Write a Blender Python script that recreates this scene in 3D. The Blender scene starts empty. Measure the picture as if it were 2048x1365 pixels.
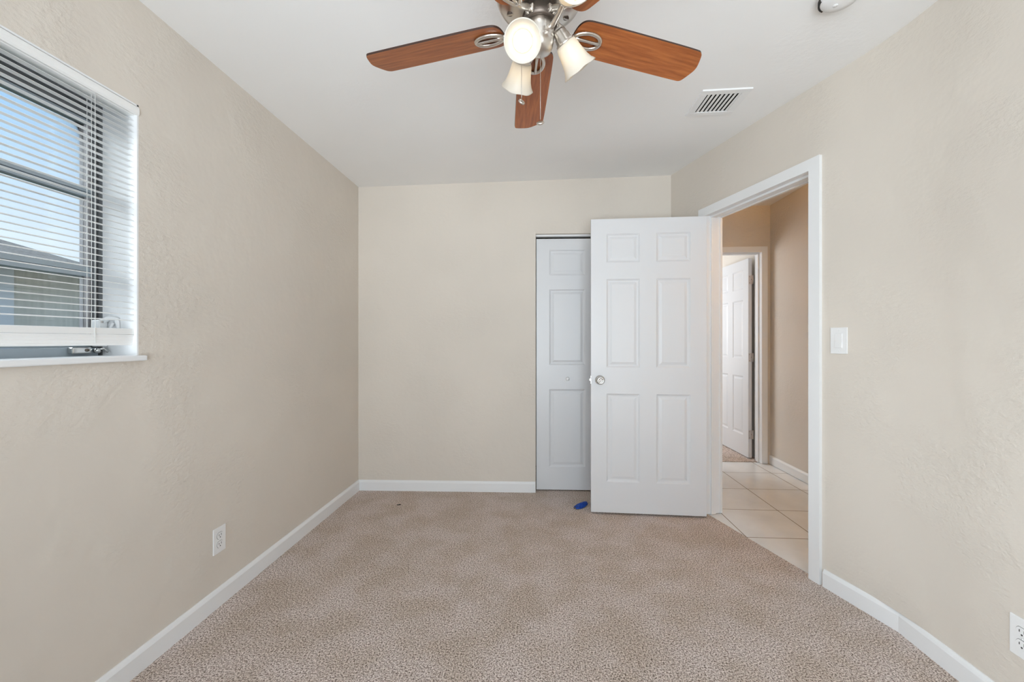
import bpy, bmesh, math, random
from mathutils import Vector, Matrix
random.seed(7)
S = bpy.context.scene
COL = S.collection
PI = math.pi
R = math.radians
# ------------------------------------------------------------------ camera
THETA = math.atan(54 / 825.0)
cam_d = bpy.data.cameras.new('camera'); cam = bpy.data.objects.new('camera', cam_d); COL.objects.link(cam)
cam_d.sensor_width = 36; cam_d.lens = 825.0 / 2048 * 36; cam_d.clip_start = 0.02
cam.location = (0, 0, 1.2); cam.rotation_euler = (PI / 2, 0, THETA)
S.camera = cam
# ------------------------------------------------------------------ view
S.view_settings.view_transform = 'Standard'; S.view_settings.look = 'None'
S.view_settings.exposure = 0.03; S.view_settings.gamma = 1; S.view_settings.use_curve_mapping = False
# ------------------------------------------------------------------ sky
W = bpy.data.worlds.new('sky'); S.world = W; W.use_nodes = True
nt = W.node_tree; nt.nodes.clear()
o = nt.nodes.new('ShaderNodeOutputWorld'); bg = nt.nodes.new('ShaderNodeBackground')
tc = nt.nodes.new('ShaderNodeTexCoord'); sp = nt.nodes.new('ShaderNodeSeparateXYZ'); rp = nt.nodes.new('ShaderNodeValToRGB')
nt.links.new(tc.outputs['Generated'], sp.inputs[0]); nt.links.new(sp.outputs['Z'], rp.inputs[0])
rp.color_ramp.elements[0].position = 0.0; rp.color_ramp.elements[0].color = (.86, .92, 1, 1)
rp.color_ramp.elements[1].position = 1.0; rp.color_ramp.elements[1].color = (.16, .36, .85, 1)
for p, c in ((.15, (.76, .87, .98, 1)), (.36, (.40, .66, .98, 1))):
    e = rp.color_ramp.elements.new(p); e.color = c
nt.links.new(rp.outputs[0], bg.inputs[0]); nt.links.new(bg.outputs[0], o.inputs[0]); bg.inputs[1].default_value = 1.2
# ------------------------------------------------------------------ large lights
def area(name, loc, rot, sx, sy, power, col):
    d = bpy.data.lights.new(name, 'AREA'); d.shape = 'RECTANGLE'; d.size = sx; d.size_y = sy
    d.energy = power; d.color = col
    ob = bpy.data.objects.new(name, d); COL.objects.link(ob); ob.location = loc; ob.rotation_euler = rot
    return ob
area('added_rear_fill', (-0.05, -1.42, 1.27), (R(90), 0, 0), 2.1, 1.75, 78, (.86, .925, 1.0))  # added fill from behind the camera, brightens the whole room
area('added_ceiling_fill', (-0.05, -2.35, .10), (R(148), 0, 0), 2.6, 1.3, 95, (.90, .94, 1.0))  # added upward fill, brightens the ceiling above the camera
area('added_far_ceiling_fill', (-0.05, -4.6, -.05), (R(125), 0, 0), 4.5, 3.0, 250, (.90, .94, 1.0))  # added low fill, lifts the back half of the ceiling and walls
area('added_left_fill', (-1.9, -.45, 1.5), (0, R(-90), 0), 1.15, 1.0, 50, (.90, .94, 1.0))  # added side fill, brightens the right wall
sun_d = bpy.data.lights.new('hazy_daylight_left', 'SUN'); sun_d.energy = 9.5; sun_d.angle = R(70); sun_d.color = (.93, .97, 1)
sun = bpy.data.objects.new('hazy_daylight_left', sun_d); COL.objects.link(sun); sun.rotation_euler = Vector((1, .12, -.42)).to_track_quat('-Z', 'Y').to_euler()
area('daylight_far_room', (0.55, 5.7, 1.5), (0, R(-90), 0), 1.4, 1.4, 37, (.90, .95, 1.0))
area('hall_uplight', (1.72, 2.0, 2.28), (PI, 0, 0), .25, .25, 56, (1, .52, .11))
S.cycles.use_denoising = True
S.cycles.max_bounces = 10; S.cycles.diffuse_bounces = 6; S.cycles.transparent_max_bounces = 16
S.cycles.sample_clamp_indirect = 6; S.cycles.caustics_reflective = False; S.cycles.caustics_refractive = False

# ------------------------------------------------------------------ materials
def mat(name, col, rough=.6, metal=0, spec=.5, **kw):
    m = bpy.data.materials.new(name); m.use_nodes = True
    b = m.node_tree.nodes['Principled BSDF']
    b.inputs['Base Color'].default_value = (*col, 1); b.inputs['Roughness'].default_value = rough
    b.inputs['Metallic'].default_value = metal; b.inputs['Specular IOR Level'].default_value = spec
    return m
def N(m, t): return m.node_tree.nodes.new(t)
def L(m, a, b): m.node_tree.links.new(a, b)
def BS(m): return m.node_tree.nodes['Principled BSDF']
def pos(m, scale=None):
    g = N(m, 'ShaderNodeNewGeometry')
    if scale is None: return g.outputs['Position']
    mp = N(m, 'ShaderNodeMapping'); mp.inputs['Scale'].default_value = scale
    L(m, g.outputs['Position'], mp.inputs[0]); return mp.outputs[0]
def opos(m, scale=(1, 1, 1)):
    g = N(m, 'ShaderNodeTexCoord'); mp = N(m, 'ShaderNodeMapping'); mp.inputs['Scale'].default_value = scale
    L(m, g.outputs['Object'], mp.inputs[0]); return mp.outputs[0]
def noise(m, vec, scale, detail=3, rough=.55):
    n = N(m, 'ShaderNodeTexNoise'); n.inputs['Scale'].default_value = scale
    n.inputs['Detail'].default_value = detail; n.inputs['Roughness'].default_value = rough
    L(m, vec, n.inputs['Vector']); return n.outputs[0]
def ramp(m, fac, stops):
    r = N(m, 'ShaderNodeValToRGB'); el = r.color_ramp.elements
    while len(el) < len(stops): el.new(.5)
    for e, (p, c) in zip(el, stops):
        e.position = p; e.color = (*c, 1) if len(c) == 3 else c
    L(m, fac, r.inputs[0]); return r.outputs[0]
def math_(m, op, a, b=None):
    n = N(m, 'ShaderNodeMath'); n.operation = op
    for i, v in enumerate((a, b)):
        if v is None: continue
        if isinstance(v, (int, float)): n.inputs[i].default_value = v
        else: L(m, v, n.inputs[i])
    return n.outputs[0]
def bump(m, h, strength, dist):
    b = N(m, 'ShaderNodeBump'); b.inputs['Strength'].default_value = strength; b.inputs['Distance'].default_value = dist
    L(m, h, b.inputs['Height']); L(m, b.outputs[0], BS(m).inputs['Normal'])

def plaster(name, col, var=.03, st=.5):
    m = mat(name, col, .75, spec=.25)
    p = pos(m)
    mask = ramp(m, noise(m, p, 2.3, 2), [(.47, (0, 0, 0)), (.62, (1, 1, 1))])
    fine = noise(m, pos(m, (1, 1, 1.6)), 38, 5, .62)
    soft = noise(m, p, 9, 3)
    h = math_(m, 'ADD', math_(m, 'MULTIPLY', math_(m, 'MULTIPLY', fine, mask), 1.0), math_(m, 'MULTIPLY', soft, .8))
    bump(m, h, st, .006)
    c0 = tuple(c * (1 - var) for c in col); c1 = tuple(min(1, c * (1 + var)) for c in col)
    L(m, ramp(m, noise(m, p, 1.3, 2), [(.3, c0), (.7, c1)]), BS(m).inputs['Base Color'])
    return m
M = {}
M['wall'] = plaster('wall_paint', (.70, .643, .574), .03, .8)
M['ceiling'] = plaster('ceiling_paint', (.88, .876, .868), .015, .25)
M['white'] = mat('white_trim_paint', (.83, .835, .84), .38)
M['door'] = mat('white_door_paint', (.715, .72, .735), .36)
M['plastic'] = mat('white_plastic', (.84, .84, .84), .32)
M['seam'] = mat('dark_seam', (.03, .027, .024), .7)
M['dark'] = mat('duct_shade_dark', (.012, .011, .01), .9, spec=.1)  # stands for the shade inside the ceiling duct
M['nickel'] = mat('brushed_nickel', (.70, .66, .61), .30, 1.0)
M['nickel_dark'] = mat('dark_nickel', (.16, .13, .11), .45, .8)
M['chrome'] = mat('satin_chrome', (.62, .62, .61), .20, 1.0)
M['steel'] = mat('worn_hinge_steel', (.62, .57, .54), .45, .6)
M['grey_alu'] = mat('grey_painted_aluminium', (.34, .385, .42), .45)
M['grey_dark'] = mat('shaded_window_track', (.15, .155, .16), .5)  # grey frame made darker: recess shade put into the colour
M['grey_mid'] = mat('grey_window_stile', (.33, .32, .33), .5)
M['slat'] = mat('white_vinyl_slat', (.88, .88, .87), .4)
M['cord'] = mat('white_cord', (.86, .86, .84), .7)
M['black_soft'] = mat('black_fleck', (.02, .018, .016), .8)
# carpet
m = M['carpet'] = mat('speckled_carpet', (.3, .25, .22), .95, spec=.1)
p = pos(m)
n1 = math_(m, 'ADD', math_(m, 'MULTIPLY', noise(m, p, 150, 1, .6), .5), math_(m, 'MULTIPLY', noise(m, p, 260, 1, .7), .5))
c1 = ramp(m, n1, [(.35, (.085, .058, .044)), (.44, (.36, .29, .245)), (.51, (.64, .55, .495)), (.60, (.92, .83, .77))])
n2 = noise(m, p, 4.5, 3)
c2 = ramp(m, n2, [(.38, (.92, .885, .84)), (.62, (1.06, 1.05, 1.07))])
mx = N(m, 'ShaderNodeMix'); mx.data_type = 'RGBA'; mx.blend_type = 'MULTIPLY'; mx.inputs[0].default_value = 1
L(m, c1, mx.inputs[6]); L(m, c2, mx.inputs[7]); L(m, mx.outputs[2], BS(m).inputs['Base Color'])
bump(m, noise(m, p, 190, 2, .7), .9, .006)
# tile
m = M['tile'] = mat('cream_floor_tile', (.7, .66, .6), .25)
p = pos(m); sx = N(m, 'ShaderNodeSeparateXYZ'); L(m, p, sx.inputs[0])
dx = math_(m, 'PINGPONG', math_(m, 'SUBTRACT', sx.outputs[0], 1.69 - 4.2), .21)
dy = math_(m, 'PINGPONG', math_(m, 'SUBTRACT', sx.outputs[1], 2.618 - 4.28), .214)
d = math_(m, 'MINIMUM', dx, dy)
g = math_(m, 'LESS_THAN', d, .0028)
tcol = ramp(m, noise(m, p, 3.2, 5), [(.35, (.775, .785, .785)), (.65, (.86, .87, .87))])
mx = N(m, 'ShaderNodeMix'); mx.data_type = 'RGBA'; L(m, g, mx.inputs[0]); L(m, tcol, mx.inputs[6])
mx.inputs[7].default_value = (.20, .155, .11, 1); L(m, mx.outputs[2], BS(m).inputs['Base Color'])
rr = math_(m, 'ADD', math_(m, 'MULTIPLY', g, .5), .25); L(m, rr, BS(m).inputs['Roughness'])
# blade wood
m = M['wood'] = mat('cherry_blade_wood', (.3, .1, .03), .34)
n = noise(m, opos(m, (3, 42, 42)), 2.2, 6, .6)
L(m, ramp(m, n, [(.3, (.22, .058, .014)), (.5, (.36, .105, .026)), (.72, (.50, .17, .046))]), BS(m).inputs['Base Color'])
M['wood_edge'] = mat('dark_blade_edge', (.035, .012, .006), .5)
# frosted glass shades
m = M['shade'] = bpy.data.materials.new('frosted_white_glass'); m.use_nodes = True
b = BS(m); b.inputs['Base Color'].default_value = (.80, .76, .69, 1); b.inputs['Roughness'].default_value = .35
tr = N(m, 'ShaderNodeBsdfTranslucent'); tr.inputs[0].default_value = (.85, .79, .68, 1)
ms = N(m, 'ShaderNodeMixShader'); ms.inputs[0].default_value = .4
out = m.node_tree.nodes['Material Output']
L(m, b.outputs[0], ms.inputs[1]); L(m, tr.outputs[0], ms.inputs[2]); L(m, ms.outputs[0], out.inputs[0])
m = M['bulb'] = mat('lit_bulb', (1, 1, 1), .5)
BS(m).inputs['Emission Color'].default_value = (1, .87, .68, 1); BS(m).inputs['Emission Strength'].default_value = 2.6
# clear glass
m = M['glass'] = bpy.data.materials.new('clear_window_glass'); m.use_nodes = True
m.node_tree.nodes.remove(BS(m)); out = m.node_tree.nodes['Material Output']
tp = N(m, 'ShaderNodeBsdfTransparent'); tp.inputs[0].default_value = (.95, .97, .97, 1)
gl = N(m, 'ShaderNodeBsdfGlossy'); gl.inputs['Roughness'].default_value = .02
fr = N(m, 'ShaderNodeFresnel'); fr.inputs[0].default_value = 1.45
ms = N(m, 'ShaderNodeMixShader'); L(m, fr.outputs[0], ms.inputs[0]); L(m, tp.outputs[0], ms.inputs[1]); L(m, gl.outputs[0], ms.inputs[2])
L(m, ms.outputs[0], out.inputs[0])
# outside
m = M['shingle'] = mat('grey_roof_shingle', (.2, .2, .2), .9)
L(m, ramp(m, noise(m, pos(m), 26, 3), [(.35, (.16, .13, .095)), (.65, (.30, .25, .19))]), BS(m).inputs['Base Color'])
m = M['siding'] = mat('weathered_grey_siding', (.40, .38, .33), .8)
L(m, ramp(m, noise(m, pos(m, (6, 6, .35)), 3, 4), [(.3, (.40, .385, .34)), (.7, (.52, .50, .45))]), BS(m).inputs['Base Color'])
M['siding_trim'] = mat('pale_corner_board', (.50, .53, .57), .7)
M['fascia'] = mat('dark_fascia', (.12, .11, .095), .7)
m = M['lawn'] = mat('lawn_grass', (.1, .14, .05), .9)
m = M['blue'] = mat('blue_painters_tape', (.008, .06, .36), .55)
L(m, ramp(m, noise(m, opos(m), 90, 3), [(.35, (.005, .035, .25)), (.65, (.012, .085, .46))]), BS(m).inputs['Base Color'])

# ------------------------------------------------------------------ mesh helpers
def BM(): return bmesh.new()
def box(bm, x0, x1, y0, y1, z0, z1, mi=0, xf=None, bev=0):
    c = [Vector((x, y, z)) for z in (z0, z1) for y in (y0, y1) for x in (x0, x1)]
    if xf: c = [xf @ v for v in c]
    v = [bm.verts.new(q) for q in c]; fs = []
    for idx in ((0, 2, 3, 1), (4, 5, 7, 6), (0, 1, 5, 4), (2, 6, 7, 3), (0, 4, 6, 2), (1, 3, 7, 5)):
        f = bm.faces.new([v[i] for i in idx]); f.material_index = mi; fs.append(f)
    if bev:
        es = list({e for f in fs for e in f.edges})
        bmesh.ops.bevel(bm, geom=es, offset=bev, segments=2, affect='EDGES', profile=.5)
def prism(bm, pts, z0, z1, xf=None, mi=0, side_mi=None):
    a = [Vector((x, y, z0)) for x, y in pts]; b_ = [Vector((x, y, z1)) for x, y in pts]
    if xf: a = [xf @ v for v in a]; b_ = [xf @ v for v in b_]
    va = [bm.verts.new(v) for v in a]; vb = [bm.verts.new(v) for v in b_]
    bm.faces.new(va[::-1]).material_index = mi; bm.faces.new(vb).material_index = mi
    n = len(pts)
    for i in range(n):
        f = bm.faces.new((va[i], va[(i + 1) % n], vb[(i + 1) % n], vb[i])); f.material_index = mi if side_mi is None else side_mi
def lathe(bm, prof, seg=32, xf=None, mi=0, wob=None, smooth=True):
    rings = []
    for i, (r, z) in enumerate(prof):
        ring = []
        if r < 1e-6:
            v = Vector((0, 0, z)); ring = [bm.verts.new(xf @ v if xf else v)]
        else:
            for k in range(seg):
                a = 2 * PI * k / seg
                v = Vector((r * math.cos(a), r * math.sin(a), z + (wob(i, a) if wob else 0)))
                ring.append(bm.verts.new(xf @ v if xf else v))
        rings.append(ring)
    for A, B in zip(rings, rings[1:]):
        for k in range(seg):
            k2 = (k + 1) % seg
            if len(A) == 1 and len(B) == 1: continue
            if len(A) == 1: vs = (A[0], B[k], B[k2])
            elif len(B) == 1: vs = (A[k], B[0], A[k2])
            else: vs = (A[k], B[k], B[k2], A[k2])
            f = bm.faces.new(vs); f.material_index = mi; f.smooth = smooth
def tube(bm, pts, rad, seg=10, closed=False, mi=0, flat=1.0, up=None):
    pts = [Vector(p) for p in pts]; n = len(pts); rings = []
    rads = rad if isinstance(rad, (list, tuple)) else [rad] * n
    for i, p in enumerate(pts):
        if closed: t = pts[(i + 1) % n] - pts[i - 1]
        else: t = pts[min(i + 1, n - 1)] - pts[max(i - 1, 0)]
        t.normalize()
        u = Vector(up) if up else (Vector((0, 0, 1)) if abs(t.z) < .9 else Vector((1, 0, 0)))
        a = t.cross(u).normalized(); b_ = a.cross(t).normalized()
        rings.append([bm.verts.new(p + a * rads[i] * math.cos(2 * PI * k / seg) + b_ * rads[i] * flat * math.sin(2 * PI * k / seg)) for k in range(seg)])
    m_ = n if closed else n - 1
    for i in range(m_):
        A, B = rings[i], rings[(i + 1) % n]
        for k in range(seg):
            f = bm.faces.new((A[k], A[(k + 1) % seg], B[(k + 1) % seg], B[k])); f.smooth = True; f.material_index = mi
    if not closed:
        bm.faces.new(rings[0]).material_index = mi; bm.faces.new(rings[-1][::-1]).material_index = mi
def obj(name, bm, mats, parent=None, loc=None, rot=None):
    bmesh.ops.recalc_face_normals(bm, faces=bm.faces[:])
    me = bpy.data.meshes.new(name); bm.to_mesh(me); bm.free()
    for q in (mats if isinstance(mats, (list, tuple)) else [mats]): me.materials.append(M[q])
    ob = bpy.data.objects.new(name, me); COL.objects.link(ob)
    if parent: ob.parent = parent
    if loc: ob.location = loc
    if rot: ob.rotation_euler = rot
    return ob
def tag(ob, label, cat, kind=None, group=None):
    ob['label'] = label; ob['category'] = cat
    if kind: ob['kind'] = kind
    if group: ob['group'] = group
    return ob
def thing(name, loc, label, cat, rz=0, kind=None, group=None):
    ob = bpy.data.objects.new(name, None); COL.objects.link(ob); ob.location = loc; ob.rotation_euler = (0, 0, rz)
    ob.empty_display_size = .05
    return tag(ob, label, cat, kind, group)
def frame(p0, p1):
    """local x runs from p0 to p1 on the floor, local y to its left, z up"""
    d = Vector((p1[0] - p0[0], p1[1] - p0[1], 0)); ln = d.length; d.normalize()
    m_ = Matrix(((d.x, -d.y, 0, p0[0]), (d.y, d.x, 0, p0[1]), (0, 0, 1, 0), (0, 0, 0, 1)))
    return m_, ln
# ------------------------------------------------------------------ plan of the room
BL = (-1.452, 3.235); BR = (1.034, 3.312); BEND = (1.49, 1.80); YR = -1.2
def ceil_z(x, y):
    g = .03 + .0212 * max(0, min(1.5, y - 1.8)); return 2.4405 + (x + 1.452) / 2.486 * g
TOP = 2.62
def wall(name, p0, p1, thick, openings, label, top=TOP, m_='wall', s0=0, s1=0, z0=-.08):
    """slab whose room face runs p0-p1; thickness goes to the left; openings (a, b, low, high)"""
    xf, ln = frame(p0, p1); bm = BM(); cuts = sorted(openings); a = -s0
    for (u0, u1, lo, hi) in cuts:
        box(bm, a, u0, 0, thick, z0, top, xf=xf)
        if lo > 0: box(bm, u0, u1, 0, thick, z0, lo, xf=xf)
        box(bm, u0, u1, 0, thick, hi, top, xf=xf); a = u1
    box(bm, a, ln + s1, 0, thick, z0, top, xf=xf)
    return tag(obj(name, bm, m_), label, 'wall', 'structure')
# floor, ceiling
bm = BM()
ang, LA = frame(BR, BEND)          # local x runs from the back corner to the bend, local y goes into the hall
e0 = ang @ Vector((.25, .02, 0)); e1 = ang @ Vector((1.30, .02, 0))
prism(bm, [(-1.47, YR - .02), (1.51, YR - .02), (1.51, 1.80), (e1.x, e1.y), (e0.x, e0.y), (1.04, 3.34), (1.04, 3.98), (-.14, 3.98), (-.14, 3.29), (-1.47, 3.25)], -.06, 0)
tag(obj('floor', bm, 'carpet'), 'speckled beige and brown carpet covering the bedroom floor', 'floor', 'structure')
bm = BM(); G = 24; vs = {}
for i in range(G + 1):
    for j in range(G + 1):
        x = -1.52 + 3.11 * i / G; y = YR - .08 + (3.40 - YR + .08) * j / G
        for k in (0, 1): vs[i, j, k] = bm.verts.new((x, y, ceil_z(x, y) + .06 * k))
for i in range(G):
    for j in range(G):
        cx_ = -1.52 + 3.11 * (i + .5) / G; cy_ = YR - .08 + (3.40 - YR + .08) * (j + .5) / G
        loc = ang.inverted() @ Vector((cx_, cy_, 0))
        for k in (0, 1): bm.faces.new([vs[i + a, j + b_, k] for a, b_ in ((0, 0), (1, 0), (1, 1), (0, 1))])
for i in range(G):
    for (a, b_) in (((i, 0), (i + 1, 0)), ((i, G), (i + 1, G)), ((0, i), (0, i + 1)), ((G, i), (G, i + 1))):
        bm.faces.new([vs[(*a, 0)], vs[(*b_, 0)], vs[(*b_, 1)], vs[(*a, 1)]])
tag(obj('ceiling', bm, 'ceiling'), 'smooth off-white bedroom ceiling the fan hangs from', 'ceiling', 'structure')
# walls (room faces run anticlockwise seen from above would put thickness left; order chosen so thickness is outside)
WY0, WY1, WZ0, WZ1 = .107, 1.407, 1.128, 2.056
wall('wall_left', (-1.452, YR), (-1.452, 3.235), .20, [(.20, 1.20, .95, WZ1), (WY0 - YR, WY1 - YR, WZ0, WZ1)], 'long left beige wall with the window and blind', s0=.1, s1=.1)  # first opening is added out of view for the side fill
CLX = -.026
bxf, bln = frame(BL, BR)
cl0 = (CLX + 1.452) / math.cos(math.atan2(BR[1] - BL[1], BR[0] - BL[0]))
wall('wall_back', BL, BR, .11, [(cl0, bln - .035, 0, 2.052)], 'beige back wall facing the camera, with the closet opening')
DA0, DA1 = .395, 1.185         # door opening along the angled wall
wall('wall_doorway', BR, BEND, .115, [(DA0 - .018, DA1 + .018, 0, 2.082)], 'short angled beige wall holding the open doorway')
wall('wall_right', BEND, (1.49, YR), .115, [], 'right-hand beige wall nearest the camera, with a cut-off outlet', s1=.1)
bm = BM(); fp = []; wr = bpy.data.objects['wall_right']
pa = ang @ Vector((LA - .21, 0, 0)); pb = Vector((1.49, 1.80 - .21, 0)); pc = Vector((BEND[0], BEND[1], 0))
for i in range(13):
    t = i / 12; fp.append(pa * (1 - t) ** 2 + pc * 2 * t * (1 - t) + pb * t * t)
lo = [bm.verts.new((p.x, p.y, .083)) for p in fp]; hi_ = [bm.verts.new((p.x, p.y, TOP)) for p in fp]
for i in range(12): bm.faces.new((lo[i], lo[i + 1], hi_[i + 1], hi_[i])).smooth = True
pco = obj('plaster_corner', bm, 'wall', wr)
if pco.data.polygons[0].normal.x > 0: pco.data.flip_normals()     # face the room
wall('wall_rear', (1.49, YR), (-1.452, YR), .14, [(.55, 2.50, .40, 2.15)], 'rear beige wall behind the camera with an added window opening for fill light')
# closet interior
bm = BM()
box(bm, -.14, 1.2, 3.98, 4.04, -.08, TOP); box(bm, -.20, -.14, 3.36, 4.04, -.08, TOP)
box(bm, -.2, 1.16, 3.36, 4.04, 2.40, 2.46); box(bm, -.2, 1.05, 3.4, 4.0, -.12, -.061)
tag(obj('wall_closet', bm, 'wall'), 'unlit inner walls of the closet behind the white folding door', 'closet', 'structure')
# hall shell
HX, HY, HZ = 2.262, 4.20, 2.53
bm = BM()
f0 = ang @ Vector((-.02, .02, 0)); f1 = ang @ Vector((1.62, .02, 0))
prism(bm, [(f0.x, f0.y), (f1.x, f1.y), (1.6, .5), (2.4, .5), (2.4, 4.24), (1.05, 4.24)], -.07, -.004)
tag(obj('floor_hall', bm, 'tile'), 'cream square tiles with thin brown grout on the hallway floor', 'tiled floor', 'structure')
wall('wall_hall_right', (HX, HY), (HX, .5), .1, [], 'hallway side wall seen through the doorway, lower part lit', s0=0)
EX0, EX1 = 1.40, 2.190
wall('wall_hall_end', (1.10, HY), (HX, HY), .11, [(EX0 - 1.10, EX1 - 1.10, 0, 2.085)], 'tan hallway end wall above and beside the far doorway', s1=.1)
wall('wall_hall_left', (1.165, 3.42), (1.165, HY), .06, [], 'hallway left wall behind the open bedroom door')
bm = BM(); box(bm, 1.55, 2.4, .42, .5, -.08, TOP); tag(obj('wall_hall_front', bm, 'wall'), 'hallway wall closing the near end behind the right wall', 'wall', 'structure')
bm = BM(); box(bm, 1.60, 2.36, .45, 2.2, HZ, HZ + .05)
pts = [ang @ Vector((q, .118, 0)) for q in (-.02, 1.6)]
prism(bm, [(pts[0].x, pts[0].y), (pts[1].x, pts[1].y), (2.36, pts[1].y), (2.36, 4.25), (1.1, 4.25)], HZ, HZ + .05)
tag(obj('ceiling_hall', bm, 'ceiling'), 'hallway ceiling glimpsed under the door header', 'ceiling', 'structure')
# far room
bm = BM(); box(bm, .4, 4.2, 4.24, 7.4, -.06, .004)
tag(obj('floor_far', bm, 'carpet'), 'speckled carpet of the room beyond the hallway', 'floor', 'structure')
bm = BM()
box(bm, .3, .4, 4.2, 7.4, -.08, TOP); box(bm, .3, 4.3, 7.4, 7.5, -.08, TOP); box(bm, 4.2, 4.3, 4.2, 7.4, -.08, TOP)
box(bm, 2.205, 2.36, 4.312, 5.6, -.08, TOP); box(bm, 2.37, 4.3, 4.2, 4.31, -.08, TOP); box(bm, .3, 1.09, 4.2, 4.31, -.08, TOP)  # narrow block behind the door is added to keep the hinge gap dark
tag(obj('wall_far', bm, 'wall'), 'pale walls of the room beyond the hallway, with an added block shading the door gap', 'wall', 'structure')
bm = BM(); box(bm, .3, 4.3, 4.26, 7.5, 2.46, 2.52); tag(obj('ceiling_far', bm, 'ceiling'), 'ceiling of the room beyond the hallway', 'ceiling', 'structure')
# ------------------------------------------------------------------ baseboards
def base(name, p0, p1, label, e0=0, e1=0, h=.083, t=.014):
    xf, ln = frame(p0, p1); bm = BM()
    prof = [(0, -.0), (-t, 0), (-t, h - .016), (-t * .8, h - .010), (-t * .45, h - .002), (-t * .3, h), (0, h)]
    a = [bm.verts.new(xf @ Vector((-e0, y, z))) for y, z in prof]; b_ = [bm.verts.new(xf @ Vector((ln + e1, y, z))) for y, z in prof]
    bm.faces.new(a); bm.faces.new(b_[::-1])
    for i in range(len(prof)):
        j = (i + 1) % len(prof); bm.faces.new((a[i], a[j], b_[j], b_[i]))
    return tag(obj(name, bm, 'white'), label, 'baseboard', 'structure')
base('baseboard_left', (-1.452, YR), (-1.452, 3.235), 'white baseboard running along the left wall under the window')
q = bxf @ Vector((cl0 - .002, 0, 0))
base('baseboard_back', BL, (q.x, q.y), 'short white baseboard on the back wall left of the closet')
q0 = ang @ Vector((DA1 + .066, 0, 0))
base('baseboard_doorway', (q0.x, q0.y), BEND, 'short white baseboard between the door casing and its seam')
base('baseboard_right', BEND, (1.49, YR), 'white baseboard along the right wall from the seam forward')
q1 = ang @ Vector((DA0 - .066, 0, 0))
base('baseboard_corner', BR, (q1.x, q1.y), 'white baseboard stub behind the open six-panel door')
base('baseboard_hall', (HX, HY), (HX, .5), 'white baseboard along the hallway side wall')
base('baseboard_hall_end', (EX1 + .058, HY), (HX - .012, HY), 'tiny white baseboard piece beside the far door casing')
# ------------------------------------------------------------------ door casing of the bedroom
def casing(bm, a0, a1, h, w, xf, y0=0, t=.017, side=-1):
    def piece(pts):
        prism(bm, pts, 0, 1, xf=xf @ Matrix(((1, 0, 0, 0), (0, 0, side * t, y0), (0, 1, 0, 0), (0, 0, 0, 1))))
    piece([(a0 - w, 0), (a0, 0), (a0, h), (a0 - w, h + w)])
    piece([(a1, 0), (a1 + w, 0), (a1 + w, h + w), (a1, h)])
    piece([(a0, h), (a1, h), (a1 + w, h + w), (a0 - w, h + w)])
JH = 2.066
t1 = thing('trim_1', ang @ Vector((DA0, 0, 0)), 'white casing and jamb around the bedroom doorway', 'door frame', kind='structure')
inv = t1.matrix_basis.inverted()
def child(name, bm, m_, root):
    bmesh.ops.transform(bm, matrix=Matrix.Translation(-root.location), verts=bm.verts)
    return obj(name, bm, m_, root)
bm = BM(); casing(bm, DA0 + .006, DA1 - .006, JH - .006, .058, ang); casing(bm, DA0 + .006, DA1 - .006, JH - .006, .058, ang, .115, side=1)
child('casing', bm, 'white', t1)
bm = BM()
box(bm, DA0 - .017, DA0, -.004, .119, 0, JH + .016, xf=ang); box(bm, DA1, DA1 + .017, -.004, .119, 0, JH + .016, xf=ang)
box(bm, DA0, DA1, -.004, .119, JH, JH + .016, xf=ang)
child('jamb', bm, 'white', t1)
bm = BM()
box(bm, DA0, DA0 + .011, .04, .075, 0, JH - .011, xf=ang); box(bm, DA1 - .011, DA1, .04, .075, 0, JH - .011, xf=ang)
box(bm, DA0, DA1, .04, .075, JH - .011, JH, xf=ang)
child('door_stop', bm, 'white', t1)
bm = BM(); box(bm, DA1 - .0022, DA1 + .002, -.0075, .03, .89, .955, xf=ang, bev=.0008); child('strike_plate', bm, 'chrome', t1)['label'] = 'satin metal strike plate'
# ------------------------------------------------------------------ panelled door leaves
def leaf(bm, w, h, t, cols, rows):
    """front face at y=0 looking to -y, back at y=t"""
    xs = sorted({0, w, *[c for ab in cols for c in ab]}); zs = sorted({0, h, *[c for ab in rows for c in ab]})
    for side in (0, 1):
        def P(x, d, z): return bm.verts.new((x, d if side == 0 else t - d, z))
        for i in range(len(xs) - 1):
            for j in range(len(zs) - 1):
                x0, x1, z0, z1 = xs[i], xs[i + 1], zs[j], zs[j + 1]
                pan = (x0, x1) in cols and (z0, z1) in rows
                ring = [P(x0, 0, z0), P(x1, 0, z0), P(x1, 0, z1), P(x0, 0, z1)]
                if pan:
                    for ins, d in ((.004, .003), (.012, .008), (.020, .0085), (.038, .003)):
                        r2 = [P(x0 + ins, d, z0 + ins), P(x1 - ins, d, z0 + ins), P(x1 - ins, d, z1 - ins), P(x0 + ins, d, z1 - ins)]
                        for k in range(4): bm.faces.new((ring[k], ring[(k + 1) % 4], r2[(k + 1) % 4], r2[k]))
                        ring = r2
                bm.faces.new(ring)
    for (a, b_) in (((0, 0), (w, 0)), ((w, 0), (w, h)), ((w, h), (0, h)), ((0, h), (0, 0))):
        bm.faces.new([bm.verts.new((a[0], 0, a[1])), bm.verts.new((b_[0], 0, b_[1])), bm.verts.new((b_[0], t, b_[1])), bm.verts.new((a[0], t, a[1]))])
    bmesh.ops.remove_doubles(bm, verts=bm.verts, dist=.0002)
COLS6 = [(.105, .330), (.440, .665)]; ROWS6 = [(.212, .822), (1.003, 1.614), (1.728, 1.927)]
DW, DH = .770, 2.03
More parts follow.
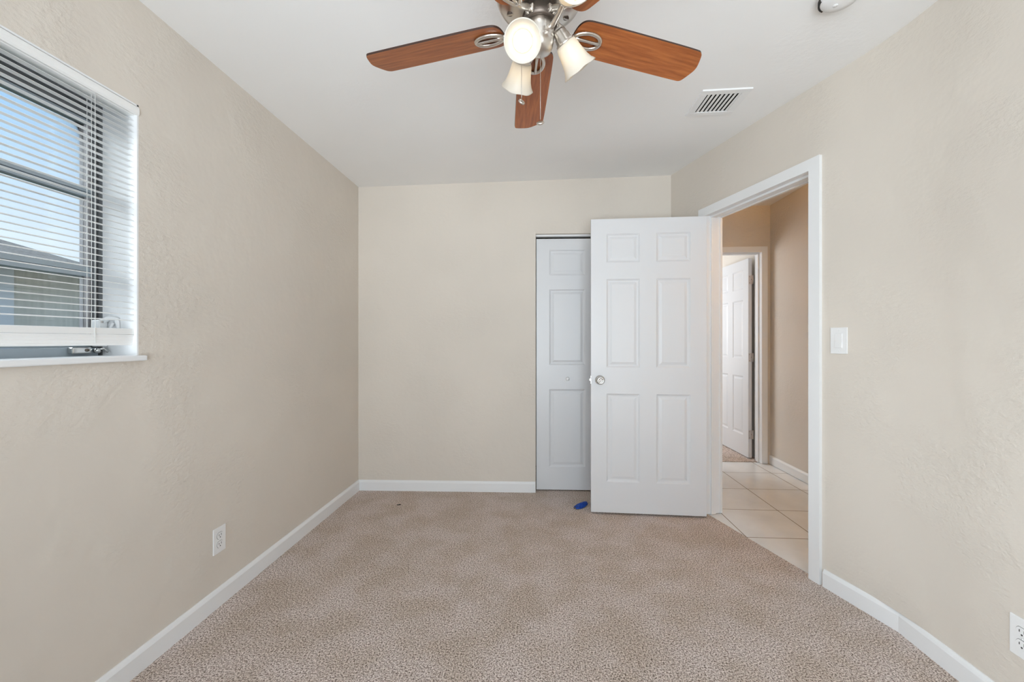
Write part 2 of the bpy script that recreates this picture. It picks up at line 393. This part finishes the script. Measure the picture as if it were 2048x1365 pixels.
def knob_profile(): return [(0, 0), (.0325, 0), (.0325, .004), (.026, .009), (.012, .012), (.0115, .026), (.018, .032), (.0255, .040), (.0275, .048), (.0255, .057), (.019, .063), (.016, .0605), (.010, .0585), (.004, .058), (.0025, .0605), (0, .061)]
dl = Vector((.3605, 2.892, 0)); dr = Vector((1.130, 2.866, 0))
bm = BM(); leaf(bm, DW, DH, .035, COLS6, ROWS6)
d1 = obj('door_1', bm, 'door', loc=(dl.x, dl.y, .014), rot=(0, 0, math.atan2(dr.y - dl.y, dr.x - dl.x)))
tag(d1, 'white six-panel bedroom door standing open in front of the closet', 'door', 'structure')
bm = BM(); lathe(bm, knob_profile(), 36, xf=Matrix.Translation((.060, 0, .916)) @ Matrix.Rotation(R(90), 4, 'X'))
obj('door_knob', bm, 'chrome', d1)['label'] = 'round satin chrome door knob'
bm = BM(); box(bm, -.0015, .001, .005, .030, .888, .944); box(bm, -.011, 0, .011, .024, .908, .925, bev=.002)
obj('latch', bm, 'chrome', d1)['label'] = 'small metal latch on the door edge'
bm = BM()
for z in (.22, 1.02, 1.80): tube(bm, [(DW + .006, .036, z - .045), (DW + .006, .036, z + .045)], .006)
obj('hinge', bm, 'white', d1)
# closet folding door
cw = .497
croot = bxf @ Vector((cl0 + .006, .032, 0))
crz = math.atan2(BR[1] - BL[1], BR[0] - BL[0])
d2 = thing('door_2', (croot.x, croot.y, .010), 'white three-panel folding closet door partly hidden behind the open door', 'closet door', crz, 'structure')
for k in range(2):
    bm = BM(); leaf(bm, cw - .004, 2.008, .034, [(.103, cw - .107)], [(.182, .804), (.998, 1.603), (1.716, 1.920)])
    lf = obj('door_leaf', bm, 'door', d2, loc=(k * cw, 0, 0))
    if k == 0:
        bm = BM(); lathe(bm, [(0, 0), (.009, 0), (.008, .008), (.013, .016), (.015, .021), (.012, .026), (0, .0275)], 24, xf=Matrix.Translation((.247, 0, .888)) @ Matrix.Rotation(R(90), 4, 'X'))
        obj('knob', bm, 'plastic', lf)['label'] = 'small white round knob'
bm = BM(); box(bm, -.004, bln - cl0 - .042, -.004, .036, 2.026, 2.041); obj('track', bm, 'white', d2)
# far doorway
t2 = thing('trim_2', (EX1, HY, 0), 'white casing around the doorway at the end of the hall', 'door frame', kind='structure')
exf, _ = frame((0, HY), (1, HY)); J2 = 2.07
bm = BM(); casing(bm, EX0 + .018, EX1 - .016, J2, .055, exf); child('casing', bm, 'white', t2)
bm = BM(); box(bm, EX1 - .018, EX1, HY - .004, HY + .114, 0, J2 + .014); box(bm, EX0, EX0 + .018, HY - .004, HY + .114, 0, J2 + .014)
box(bm, EX0 + .018, EX1 - .018, HY - .004, HY + .114, J2, J2 + .014); child('jamb', bm, 'white', t2)
bm = BM(); box(bm, EX1 - .030, EX1 - .018, HY + .03, HY + .07, 0, J2 - .012); box(bm, EX0 + .018, EX0 + .03, HY + .03, HY + .07, 0, J2 - .012)
box(bm, EX0 + .018, EX1 - .018, HY + .03, HY + .07, J2 - .012, J2); child('door_stop', bm, 'white', t2)
bm = BM(); leaf(bm, .735, 2.03, .035, [(.10, .315), (.42, .635)], ROWS6)
# its hinge edge faces the hall, its panelled face looks left
d3 = obj('door_3', bm, 'door', loc=(2.097, 5.075, .012), rot=(0, 0, R(-88.0)))
tag(d3, 'white six-panel door swung open into the room beyond the hallway', 'door', 'structure')
for z in (.235, 1.02, 1.81):
    bm = BM(); box(bm, .733, .7375, .001, .040, z - .045, z + .045, bev=.0008)
    tube(bm, [(.742, .043, z - .045), (.742, .043, z + .045)], .0065, 10)
    box(bm, .737, .7385, .008, .014, z + .028, z + .034, 1); box(bm, .737, .7385, .026, .032, z, z + .006, 1); box(bm, .737, .7385, .008, .014, z - .034, z - .028, 1)
    obj('hinge', bm, ['steel', 'nickel_dark'], d3)['label'] = 'worn metal hinge'
# ------------------------------------------------------------------ window
def window(name, root, label):
    return thing(name, root, label, 'window', kind='structure')
w1 = window('window_1', (-1.60, .757, WZ0), 'grey aluminium awning window behind the blind, in a white recess')
bm = BM()   # white painted recess lining
t_ = .006
box(bm, -1.585, -1.4518, WY1 - t_, WY1, WZ0, WZ1); box(bm, -1.585, -1.4518, WY0, WY0 + t_, WZ0, WZ1); box(bm, -1.585, -1.4518, WY0, WY1, WZ1 - t_, WZ1)
child('recess_lining', bm, 'white', w1)
bm = BM()
box(bm, -1.585, -1.428, WY0 - .012, WY1 + .012, WZ0 + .0005, WZ0 + .020, bev=.004)
child('window_sill', bm, 'white', w1)['label'] = 'white painted window sill'
fy0, fy1, fz0, fz1 = WY0, WY1, WZ0, WZ1
bm = BM()
for (a, b_, x0, x1) in ((0, .010, -1.652, -1.585), (.010, .017, -1.652, -1.606), (.017, .023, -1.652, -1.594)):
    box(bm, x0, x1, fy1 - b_, fy1 - a, fz0, fz1, 1); box(bm, x0, x1, fy0 + a, fy0 + b_, fz0, fz1, 1)
    box(bm, x0, x1, fy0 + b_, fy1 - b_, fz1 - b_ * 2.75, fz1 - a * 2.75, 1)
box(bm, -1.652, -1.587, fy0 + .02, fy1 - .02, fz0 + .018, fz0 + .048, 0)
child('window_frame', bm, ['grey_alu', 'grey_dark'], w1)
zc = [1.178, 1.447, 1.730, 1.992]
for k in range(3):
    bm = BM(); z0, z1 = zc[k] + (.001 if k else 0), zc[k + 1] - .001; a, b_ = fy0 + .024, fy1 - .024
    box(bm, -1.640, -1.608, a, b_, z0, z0 + .016, bev=.0015); box(bm, -1.640, -1.608, a, b_, z1 - .016, z1, bev=.0015)
    box(bm, -1.640, -1.608, a, a + .012, z0 + .016, z1 - .016, 1); box(bm, -1.640, -1.608, b_ - .012, b_ - .005, z0 + .016, z1 - .016, 1); box(bm, -1.640, -1.612, b_ - .005, b_, z0 + .016, z1 - .016, 1)
    s_ = child('sash', bm, ['grey_alu', 'grey_mid'], w1)
    bm = BM(); box(bm, -1.626, -1.622, a + .010, b_ - .010, z0 + .014, z1 - .014)
    g_ = child('pane', bm, 'glass', w1); g_.parent = s_
# operator on the bottom rail
bm = BM()
box(bm, -1.592, -1.568, 1.290, 1.352, 1.156, 1.178, bev=.004); 
lathe(bm, [(0, 0), (.009, 0), (.009, .014), (.006, .018), (0, .018)], 16, xf=Matrix.Translation((-1.570, 1.362, 1.166)) @ Matrix.Rotation(R(90), 4, 'Y'))
tube(bm, [(-1.562, 1.362, 1.168), (-1.552, 1.375, 1.174), (-1.548, 1.386, 1.160)], [.005, .004, .004])
lathe(bm, [(0, -.006), (.006, -.004), (.007, 0), (.006, .004), (0, .006)], 12, xf=Matrix.Translation((-1.569, 1.335, 1.168)), mi=1)
child('crank_operator', bm, ['chrome', 'nickel_dark'], w1)['label'] = 'worn metal crank operator'
bm = BM()
box(bm, -1.592, -1.560, 1.366, 1.398, 1.180, 1.276, bev=.005)
tube(bm, [(-1.572, 1.384, 1.268), (-1.545, 1.392, 1.284), (-1.522, 1.394, 1.280), (-1.516, 1.394, 1.246)], [.010, .009, .008, .005], 10)
tube(bm, [(-1.530, 1.390, 1.266), (-1.550, 1.386, 1.232)], [.005, .004], 8)
lathe(bm, [(0, 0), (.004, 0), (.004, .003), (0, .003)], 10, xf=Matrix.Translation((-1.561, 1.376, 1.268)) @ Matrix.Rotation(R(90), 4, 'Y'), mi=1)
child('sash_lock', bm, ['white', 'steel'], w1)['label'] = 'white sash lock with a small lever'
w2 = window('added_window_rear', (0, YR - .07, .40), 'wide added rear window letting fill light in behind the camera')  # invented, unseen window that lets the rear fill lights in
bm = BM()
rx0, rx1 = 1.49 - 2.50, 1.49 - .55
for (a, b_, c, d_) in ((rx0, rx1, .40, .45), (rx0, rx1, 2.10, 2.15), (rx0, rx0 + .05, .45, 2.10), (rx1 - .05, rx1, .45, 2.10), ((rx0 + rx1) / 2 - .02, (rx0 + rx1) / 2 + .02, .45, 2.10)):
    box(bm, a, b_, YR - .10, YR - .05, c, d_)
child('window_frame', bm, 'white', w2)
bm = BM(); box(bm, rx0 + .05, rx1 - .05, YR - .078, YR - .074, .45, 2.1); child('pane', bm, 'glass', w2)
w3 = window('added_window_left', (-1.60, -.5, .95), 'plain added left window behind the camera, letting fill light across the room')  # invented, unseen window in front of the side fill light
bm = BM()
for (a, b_, c, d_) in ((-1.0, 0, .95, .99), (-1.0, 0, WZ1 - .04, WZ1), (-1.0, -.96, .99, WZ1 - .04), (-.04, 0, .99, WZ1 - .04)):
    box(bm, -1.62, -1.57, a, b_, c, d_)
child('window_frame', bm, 'white', w3)
bm = BM(); box(bm, -1.597, -1.593, -.96, -.04, .99, WZ1 - .04); child('pane', bm, 'glass', w3)
# ------------------------------------------------------------------ blind
bl = thing('window_blind', (-1.47, .757, 1.148), 'white horizontal slat blind hanging open in the left window', 'blind')
by0, by1 = WY0 + .003, WY1 - .003
bm = BM()
box(bm, -1.500, -1.462, by0, by1, 2.016, 2.048, bev=.002)
prof = [(-1.4605, 2.019), (-1.452, 2.017), (-1.4475, 2.022), (-1.4465, 2.033), (-1.4475, 2.044), (-1.452, 2.0485), (-1.4605, 2.0485)]
va = [bm.verts.new((x, by0 - .002, z)) for x, z in prof]; vb = [bm.verts.new((x, by1 + .002, z)) for x, z in prof]
bm.faces.new(va); bm.faces.new(vb[::-1])
for i in range(len(prof)): bm.faces.new((va[i], va[(i + 1) % len(prof)], vb[(i + 1) % len(prof)], vb[i]))
child('headrail', bm, 'slat', bl)
bm = BM()
def slat(bm, z, tilt=R(-7), wd=.0125, c=.0022, th=.0009, y0=by0, y1=by1):
    top, bot = [], []
    for i in range(6):
        s_ = -1 + 2 * i / 5; x = s_ * wd; zz = c * (1 - s_ * s_)
        for (lst, off) in ((top, th), (bot, 0)):
            xx = x * math.cos(tilt) - (zz + off) * math.sin(tilt); z2 = x * math.sin(tilt) + (zz + off) * math.cos(tilt)
            lst.append((-1.4755 + xx, z + z2))
    pr = top + bot[::-1]
    A = [bm.verts.new((x, y0, q)) for x, q in pr]; B = [bm.verts.new((x, y1, q)) for x, q in pr]
    bm.faces.new(A); bm.faces.new(B[::-1])
    for i in range(len(pr)): bm.faces.new((A[i], A[(i + 1) % len(pr)], B[(i + 1) % len(pr)], B[i]))
z = 1.998
while z > 1.262:
    slat(bm, z); z -= .0213
for k in range(10): slat(bm, 1.2235 + k * .0020, tilt=0, c=.0012, th=.0019)
child('slats', bm, 'slat', bl)
bm = BM()
pr = [(-1.4885, 1.186), (-1.4700, 1.185), (-1.4685, 1.192), (-1.4695, 1.193), (-1.4665, 1.203), (-1.4675, 1.204), (-1.4645, 1.213), (-1.4655, 1.214), (-1.4625, 1.2225), (-1.4885, 1.2225)]
A = [bm.verts.new((x, by0, q)) for x, q in pr]; B = [bm.verts.new((x, by1, q)) for x, q in pr]
bm.faces.new(A); bm.faces.new(B[::-1])
for i in range(len(pr)): bm.faces.new((A[i], A[(i + 1) % len(pr)], B[(i + 1) % len(pr)], B[i]))
child('bottom_rail', bm, 'slat', bl)
for yy in (.25, 1.268):
    for (xx, dy_) in ((-1.4610, 0), (-1.4900, 0), (-1.4755, .001)):
        bm = BM(); tube(bm, [(xx, yy + dy_, 1.19), (xx, yy + dy_, 2.02)], .0009, 6)
        child('ladder_cord', bm, 'cord', bl)
# ------------------------------------------------------------------ outside
nh = thing('neighbouring_house', (-9, 4, -.3), 'low grey house with a shingle roof outside the window', 'house')
bm = BM(); box(bm, -11, -8, -6, 6.85, -.3, 2.42); child('wall', bm, 'siding', nh)
bm = BM(); 
for yy in (5.675, 4.2, 2.7): box(bm, -7.995, -7.96, yy - .085, yy + .085, -.3, 2.40)
child('corner_boards', bm, 'siding_trim', nh)
bm = BM(); A = [(-7.5, -6.5, 2.36), (-7.5, 7.25, 2.36), (-10.5, 7.25, 2.36), (-10.5, -6.5, 2.36)]
for zz in (0, -.10):
    vv = [bm.verts.new((x, y, q + zz)) for x, y, q in A]; r0 = bm.verts.new((-9, -5, 2.91 + zz)); r1 = bm.verts.new((-9, 6.30, 2.91 + zz))
    for f in ((vv[0], vv[1], r1, r0), (vv[1], vv[2], r1), (vv[2], vv[3], r0, r1), (vv[3], vv[0], r0)): bm.faces.new(f)
child('roof', bm, 'shingle', nh)
bm = BM(); box(bm, -7.54, -7.49, -6.5, 7.26, 2.24, 2.36); box(bm, -8, -7.54, -6.5, 7.26, 2.30, 2.32); box(bm, -10.5, -7.54, 7.2, 7.26, 2.24, 2.36); child('fascia', bm, 'fascia', nh)
bm = BM(); box(bm, -30, -1.66, -15, 25, -.4, -.3); tag(obj('lawn', bm, 'lawn'), 'grass yard between the window and the grey house', 'ground', 'structure')
# ------------------------------------------------------------------ ceiling fan
HUB = Vector((.0018, 1.1697, 0)); FZ = ceil_z(HUB.x, HUB.y)
fan = thing('ceiling_fan', (HUB.x, HUB.y, FZ), 'brushed nickel ceiling fan with cherry wood blades and frosted lamps', 'ceiling fan')
def fz(h): return h - FZ
bm = BM()
lathe(bm, [(0, 0), (.072, 0), (.074, -.02), (.070, fz(2.385)), (.095, fz(2.33)), (.122, fz(2.27)), (.130, fz(2.23)), (.128, fz(2.195)), (.122, fz(2.166)), (.113, fz(2.150)), (.109, fz(2.151)), (.105, fz(2.146)), (.085, fz(2.141)), (.060, fz(2.138)), (.046, fz(2.139)), (0, fz(2.139))], 56)
mh = obj('motor_housing', bm, 'nickel', fan)
for k in range(10):
    a = R(18 + 36 * k + 9); bm = BM(); X_ = Matrix.Translation((.086 * math.cos(a), .086 * math.sin(a), fz(2.1415)))
    lathe(bm, [(0, 0), (.0085, 0), (.0085, -.002), (.0065, -.0025), (0, -.0025)], 14, xf=X_)
    box(bm, -.009, .009, -.0022, .0022, -.0045, -.001, 1, xf=X_ @ Matrix.Rotation(a, 4, 'Z'))
    obj('vent_screw', bm, ['nickel_dark', 'nickel'], mh)
bm = BM()
lathe(bm, [(0, fz(2.139)), (.044, fz(2.139)), (.044, fz(2.118)), (.049, fz(2.118)), (.049, fz(2.094)), (.0395, fz(2.094)), (0, fz(2.094))], 40, mi=1)
lathe(bm, [(0, fz(2.098)), (.036, fz(2.098)), (.0405, fz(2.090)), (.0405, fz(2.053)), (.0395, fz(2.051)), (.0405, fz(2.049)), (.039, fz(2.036)), (.033, fz(2.022)), (.020, fz(2.014)), (0, fz(2.012))], 40)
obj('switch_housing', bm, ['nickel', 'nickel_dark'], fan)
# blades
BZ = fz(2.091)
out_ = [(.105, 0), (.106, .022), (.111, .040), (.123, .0525), (.146, .0565), (.30, .0580), (.520, .0590), (.531, .0575), (.538, .052), (.548, .020), (.551, .004), (.548, -.012), (.532, -.046), (.524, -.0545), (.512, -.0590), (.30, -.0580), (.146, -.0565), (.123, -.0525), (.111, -.040), (.106, -.022)]
for _ in range(2):      # round the outline
    nw = []
    for (ax_, ay_), (bx_, by_) in zip(out_, out_[1:] + out_[:1]):
        nw += [(ax_ * .75 + bx_ * .25, ay_ * .75 + by_ * .25), (ax_ * .25 + bx_ * .75, ay_ * .25 + by_ * .75)]
    out_ = nw
CAZ = math.degrees(THETA)
def blade_az(k): return R(91.0 + CAZ + 72 * k)
PITCH = Matrix.Rotation(R(-10), 4, 'X')
for k in range(5):
    a = blade_az(k); bm = BM()
    prism(bm, out_, -.003, .003, xf=PITCH, side_mi=1)
    bd = obj('blade', bm, ['wood', 'wood_edge'], fan, loc=(0, 0, BZ), rot=(0, 0, a))
    bm = BM()
    el = []
    for q in range(28):
        t = 2 * PI * q / 28; wdt = .0245 * (1 + .12 * math.cos(t))
        el.append(PITCH @ Vector((.150 + .042 * math.cos(t), wdt * math.sin(t), -.0075)))
    tube(bm, el, .0062, 10, True, flat=.75, up=(0, 0, 1))
    tube(bm, [PITCH @ Vector((x, 0, -.0085)) for x in (.108, .128, .15, .175, .191)], [.0065, .005, .0045, .0045, .006], 10, flat=.8)
    tube(bm, [Vector((.044, 0, .016)), Vector((.056, 0, .015)), Vector((.070, 0, .009)), Vector((.084, 0, .000)), Vector((.098, 0, -.006)), Vector((.112, 0, -.0085))], [.010, .009, .0085, .0085, .008, .0075], 12)
    box(bm, .040, .056, -.013, .013, .008, .026, bev=.003)
    lathe(bm, [(0, 0), (.0055, 0), (.0045, -.003), (0, -.004)], 10, xf=Matrix.Translation((.052, .007, .008)))
    lathe(bm, [(0, 0), (.0055, 0), (.0045, -.003), (0, -.004)], 10, xf=Matrix.Translation((.052, -.007, .008)))
    obj('blade_iron', bm, 'nickel', bd)['label'] = 'nickel bracket ending in an open oval ring'
# lamps: neck and rim centres relative to the hub in the fan's own right / away / height
def fr_(dx, dz, h):
    c, s = math.cos(THETA), math.sin(THETA); return Vector((c * dx - s * dz, s * dx + c * dz, fz(h)))
lamps = [((-.049, -.014, 2.039), (-.0505, -.092, 1.982), .0495, 200), ((.072, .004, 2.048), (.120, .033, 1.988), .051, 15),
         ((-.046, .091, 2.053), (-.061, .148, 2.006), .051, 112), ((.061, -.137, 2.067), (.0675, -.217, 2.033), .047, 318)]
def shade_prof(Ln, rr):
    k = rr / .052
    o_ = [(.0235, 0), (.029, .05), (.0315, .14), (.0335, .34), (.036, .52), (.0395, .70), (.0445, .86), (.050, .965), (.052, 1.0)]
    pr = [(r * k, z * Ln) for r, z in o_]
    return pr + [(r - .0025, z) for r, z in pr[::-1]]
for (nk, rm, rr, az) in lamps:
    n_ = fr_(*nk); r_ = fr_(*rm); ax = (r_ - n_); Ln = ax.length; ax.normalize()
    q = ax.to_track_quat('Z', 'Y').to_matrix().to_4x4(); X_ = Matrix.Translation(n_) @ q
    bm = BM()
    a0 = fr_(.034 * math.cos(R(az)), .034 * math.sin(R(az)), 2.068); a1 = fr_(.054 * math.cos(R(az)), .054 * math.sin(R(az)), 2.076)
    bk = n_ - ax * .034
    tube(bm, [a0, a0.lerp(a1, .6), a1.lerp(bk, .4), bk.lerp(a1, .12), bk], [.008, .008, .0075, .0075, .008], 10)
    lathe(bm, [(0, -.036), (.013, -.036), (.0175, -.031), (.019, -.020), (.0215, -.018), (.0235, -.004), (.0265, -.002), (.0265, .004), (.022, .005), (0, .004)], 28, xf=X_)
    arm = obj('lamp_arm', bm, 'nickel', fan)
    bm = BM(); pr = shade_prof(Ln, rr); nn = len(pr)
    lathe(bm, pr, 48, xf=X_, wob=lambda i, a: .0012 * math.cos(6 * a) * (1 if 7 <= i <= 10 else 0))
    obj('lamp_shade', bm, 'shade', arm)['label'] = 'frosted white glass bell shade'
    bm = BM(); cz = Ln * .50; br = .0255
    lathe(bm, [(0, .006), (.012, .006), (.014, cz - .030), (.020, cz - .018)] + [(br * math.cos(t), cz + br * math.sin(t)) for t in [R(x) for x in (-40, -20, 0, 20, 40, 60, 78)]] + [(0, cz + br)], 28, xf=X_)
    obj('bulb', bm, 'bulb', arm)['label'] = 'glowing warm white bulb'
# pull chains
def chain(dx, dz, top, bot, lab, tilt, rp_):
    p_ = fr_(dx, dz, top); bm = BM(); n_ = int((top - bot) / .0036)
    for i in range(n_):
        zz = p_.z - i * .0036; bmesh.ops.create_icosphere(bm, subdivisions=1, radius=.0014, matrix=Matrix.Translation((p_.x, p_.y, zz)))
    tube(bm, [(p_.x, p_.y, p_.z), (p_.x, p_.y, p_.z - (top - bot))], .0005, 5)
    ch = obj('pull_chain', bm, 'nickel', fan)
    bm = BM(); X2 = Matrix.Translation((p_.x, p_.y, fz(bot) - rp_ * .75)) @ Matrix.Rotation(THETA, 4, 'Z') @ Matrix.Rotation(tilt[0], 4, 'X') @ Matrix.Rotation(tilt[1], 4, 'Y')
    lathe(bm, [(0, -.003), (rp_ * .8, -.003), (rp_, -.002), (rp_ * 1.04, 0), (rp_, .002), (rp_ * .8, .003), (rp_ * .72, .0018), (rp_ * .3, .0018), (0, .003)], 24, xf=X2)
    lathe(bm, [(rp_ * .70, -.0032), (rp_ * .25, -.0032), (rp_ * .25, -.0036), (rp_ * .70, -.0036), (rp_ * .70, -.0032)], 20, xf=X2, mi=1)
    obj('pendant', bm, ['nickel', 'nickel_dark'], ch)['label'] = lab
chain(-.051, .000, 2.040, 1.884, 'small metal pendant on the shorter-looking left chain', (R(55), R(30)), .0095)
chain(.003, .012, 2.020, 1.832, 'small metal pendant on the right chain', (R(40), R(-10)), .0110)
# ------------------------------------------------------------------ ceiling vent
VX0, VX1, VY0, VY1 = .829, 1.077, 2.150, 2.400
vz = ceil_z((VX0 + VX1) / 2, (VY0 + VY1) / 2)
v = thing('ceiling_vent', ((VX0 + VX1) / 2, (VY0 + VY1) / 2, vz), 'white square louvred air vent on the ceiling near the door', 'vent')
gx = (ceil_z(VX1, (VY0 + VY1) / 2) - ceil_z(VX0, (VY0 + VY1) / 2)) / (VX1 - VX0); gy = (ceil_z((VX0 + VX1) / 2, VY1) - ceil_z((VX0 + VX1) / 2, VY0)) / (VY1 - VY0)
v.rotation_euler = (math.atan(gy), -math.atan(gx), 0)      # follows the slight slope of the ceiling
bm = BM(); w_, b0 = (VX1 - VX0) / 2, .036
for (a, b_, c, d_) in ((-w_, w_, -w_, -w_ + b0), (-w_, w_, w_ - b0, w_), (-w_, -w_ + b0, -w_ + b0, w_ - b0), (w_ - b0, w_, -w_ + b0, w_ - b0)):
    box(bm, a, b_, c, d_, -.0075, .0035, bev=.0012)
obj('vent_frame', bm, 'plastic', v)
bm = BM(); box(bm, -w_ + .02, w_ - .02, -w_ + .02, w_ - .02, -.0016, .004); obj('duct_shade_plate', bm, 'dark', v)['label'] = 'dark plate with the duct shade in its colour'  # flat plate, duct shade put into its dark colour
bm = BM(); inn = w_ - b0; st = 2 * inn / 8
for k in range(8):
    cx_ = -inn + st * (k + .62)
    box(bm, -st * .34, st * .34, -inn - .002, inn + .002, -.0005, .0005, xf=Matrix.Translation((cx_, 0, -.0048)) @ Matrix.Rotation(R(-10), 4, 'Y'))
obj('louvres', bm, 'plastic', v)
# ------------------------------------------------------------------ smoke detector
sx_, sy_ = 1.092, 1.572
sd = thing('smoke_detector', (sx_, sy_, ceil_z(sx_, sy_)), 'round white smoke detector at the top edge of the ceiling', 'smoke detector', rz=R(20))
bm = BM(); lathe(bm, [(0, .003), (.070, .003), (.070, -.006), (.064, -.010), (.063, -.026), (.055, -.036), (.030, -.039), (0, -.039)], 44); sb = obj('detector_body', bm, 'plastic', sd)
for half in (0, 1):
    bm = BM()
    for k in range(11):
        a = half * PI + R(95 + 5.5 * k)
        box(bm, .0555, .0650, -.0016, .0016, -.030, -.016, xf=Matrix.Rotation(a, 4, 'Z') @ Matrix.Translation((.0015, 0, 0)))
    obj('vent_slots', bm, 'seam', sd)['label'] = 'dark vent slots on the rim'
bm = BM(); lathe(bm, [(0, 0), (.009, 0), (.008, -.002), (0, -.002)], 18, xf=Matrix.Translation((.0, .018, -.0388))); obj('test_button', bm, 'plastic', sd)
# ------------------------------------------------------------------ outlets and switch
def plate_bm(w, h, t=.005):
    bm = BM(); box(bm, -w / 2, w / 2, 0, t, -h / 2, h / 2, bev=.002); return bm
def outlet(loc, rz, label, w, h, grp):
    """local y points out of the wall"""
    r_ = thing('wall_outlet', loc, label, 'outlet', rz)
    bm = plate_bm(w, h); obj('cover_plate', bm, 'plastic', r_)
    for s_ in (-1, 1):
        bm = BM(); X2 = Matrix.Translation((0, .0045, s_ * .0195)) @ Matrix.Rotation(R(-90), 4, 'X')
        pts = []
        for k in range(32):
            a = 2 * PI * k / 32; pts.append((.0168 * math.cos(a), max(-.0142, min(.0142, .0168 * math.sin(a)))))
        prism(bm, [(x * 1.07, y * 1.07) for x, y in pts], 0, .0008, xf=X2, mi=1); prism(bm, pts, 0, .0022, xf=X2)
        rc = obj('receptacle', bm, ['plastic', 'seam'], r_)
        bm = BM(); z_ = s_ * .0195
        box(bm, -.0075, -.0055, .006, .0072, z_ - .001, z_ + .008); box(bm, .0055, .0075, .006, .0072, z_ - .0005, z_ + .007)
        lathe(bm, [(0, 0), (.0026, 0), (.0026, .0012), (0, .0012)], 12, xf=Matrix.Translation((0, .006, z_ - .0075)) @ Matrix.Rotation(R(-90), 4, 'X'))
        obj('slots', bm, 'seam', rc)['label'] = 'dark plug slots'
    bm = BM(); lathe(bm, [(0, 0), (.003, 0), (.0025, .0012), (0, .0015)], 12, xf=Matrix.Translation((0, .005, 0)) @ Matrix.Rotation(R(-90), 4, 'X')); obj('screw', bm, 'plastic', r_)
    return r_
outlet((-1.4522, 1.784, .297), R(-90), 'white double outlet low on the left wall under the window', .072, .116, None)
outlet((1.4902, 1.370, .281), R(90), 'white double outlet cut off at the right edge of the picture', .071, .124, None)
SW = ang @ Vector((1.323, -.0002, 1.2015))
sw = thing('light_switch', SW, 'white rocker light switch on the wall right of the doorway', 'light switch', math.atan2(BEND[1] - BR[1], BEND[0] - BR[0]) + PI)
obj('cover_plate', plate_bm(.080, .124), 'plastic', sw)
bm = BM(); box(bm, -.0175, .0175, .0042, .0058, -.0345, .0345, 1)
A = [(-.0162, .0058), (.0162, .0058)]
prf = [(.0052, -.033), (.0062, .033), (.0075, .032), (.0062, .0), (.0105, -.0322), (.0095, -.033)]
va = [bm.verts.new((-.0163, y, z)) for y, z in prf]; vb = [bm.verts.new((.0163, y, z)) for y, z in prf]
bm.faces.new(va); bm.faces.new(vb[::-1])
for i in range(len(prf)): bm.faces.new((va[i], va[(i + 1) % len(prf)], vb[(i + 1) % len(prf)], vb[i]))
obj('rocker', bm, ['plastic', 'plastic'], sw)
for s_ in (-1, 1):
    bm = BM(); lathe(bm, [(0, 0), (.003, 0), (.0025, .001), (0, .0012)], 12, xf=Matrix.Translation((0, .005, s_ * .048)) @ Matrix.Rotation(R(-90), 4, 'X')); obj('screw', bm, 'plastic', sw)
# ------------------------------------------------------------------ floor litter
def crumple(name, loc, rz, L_, W_, h, mt, label, cat):
    bm = BM(); n_, k_ = 9, 6; g_ = {}
    for i in range(n_):
        for j in range(k_):
            s_ = i / (n_ - 1) - .5; t_ = j / (k_ - 1) - .5
            wv = (1 - (abs(s_) * 1.7) ** 3) if s_ < 0 else 1 - .45 * (s_ * 2) ** 2
            x = s_ * L_ + (.006 if t_ > 0 and s_ > 0 else 0); y = t_ * W_ * wv
            z_ = h * (.25 + .75 * (1 - (2 * t_) ** 2)) * (.55 + .6 * abs(math.sin(3.1 * s_ + 1 + t_))) + random.uniform(-.0012, .0012)
            g_[i, j, 0] = bm.verts.new((x, y, max(.0015, z_))); g_[i, j, 1] = bm.verts.new((x, y, max(.0003, z_ - .0014)))
    for i in range(n_ - 1):
        for j in range(k_ - 1):
            for s_ in (0, 1): bm.faces.new((g_[i, j, s_], g_[i + 1, j, s_], g_[i + 1, j + 1, s_], g_[i, j + 1, s_]))
    for i in range(n_ - 1):
        for j in (0, k_ - 1): bm.faces.new((g_[i, j, 0], g_[i + 1, j, 0], g_[i + 1, j, 1], g_[i, j, 1]))
    for j in range(k_ - 1):
        for i in (0, n_ - 1): bm.faces.new((g_[i, j, 0], g_[i, j + 1, 0], g_[i, j + 1, 1], g_[i, j, 1]))
    ob = obj(name, bm, mt, loc=loc, rot=(0, 0, rz)); return tag(ob, label, cat)
crumple('tape_scrap', (.300, 3.012, .001), R(48), .135, .062, .022, 'blue', 'crumpled scrap of blue tape on the carpet beside the door', 'tape')
crumple('lint_fleck', (-1.024, 2.953, .0005), R(10), .026, .010, .005, 'black_soft', 'tiny dark fleck on the carpet near the back baseboard', 'debris')
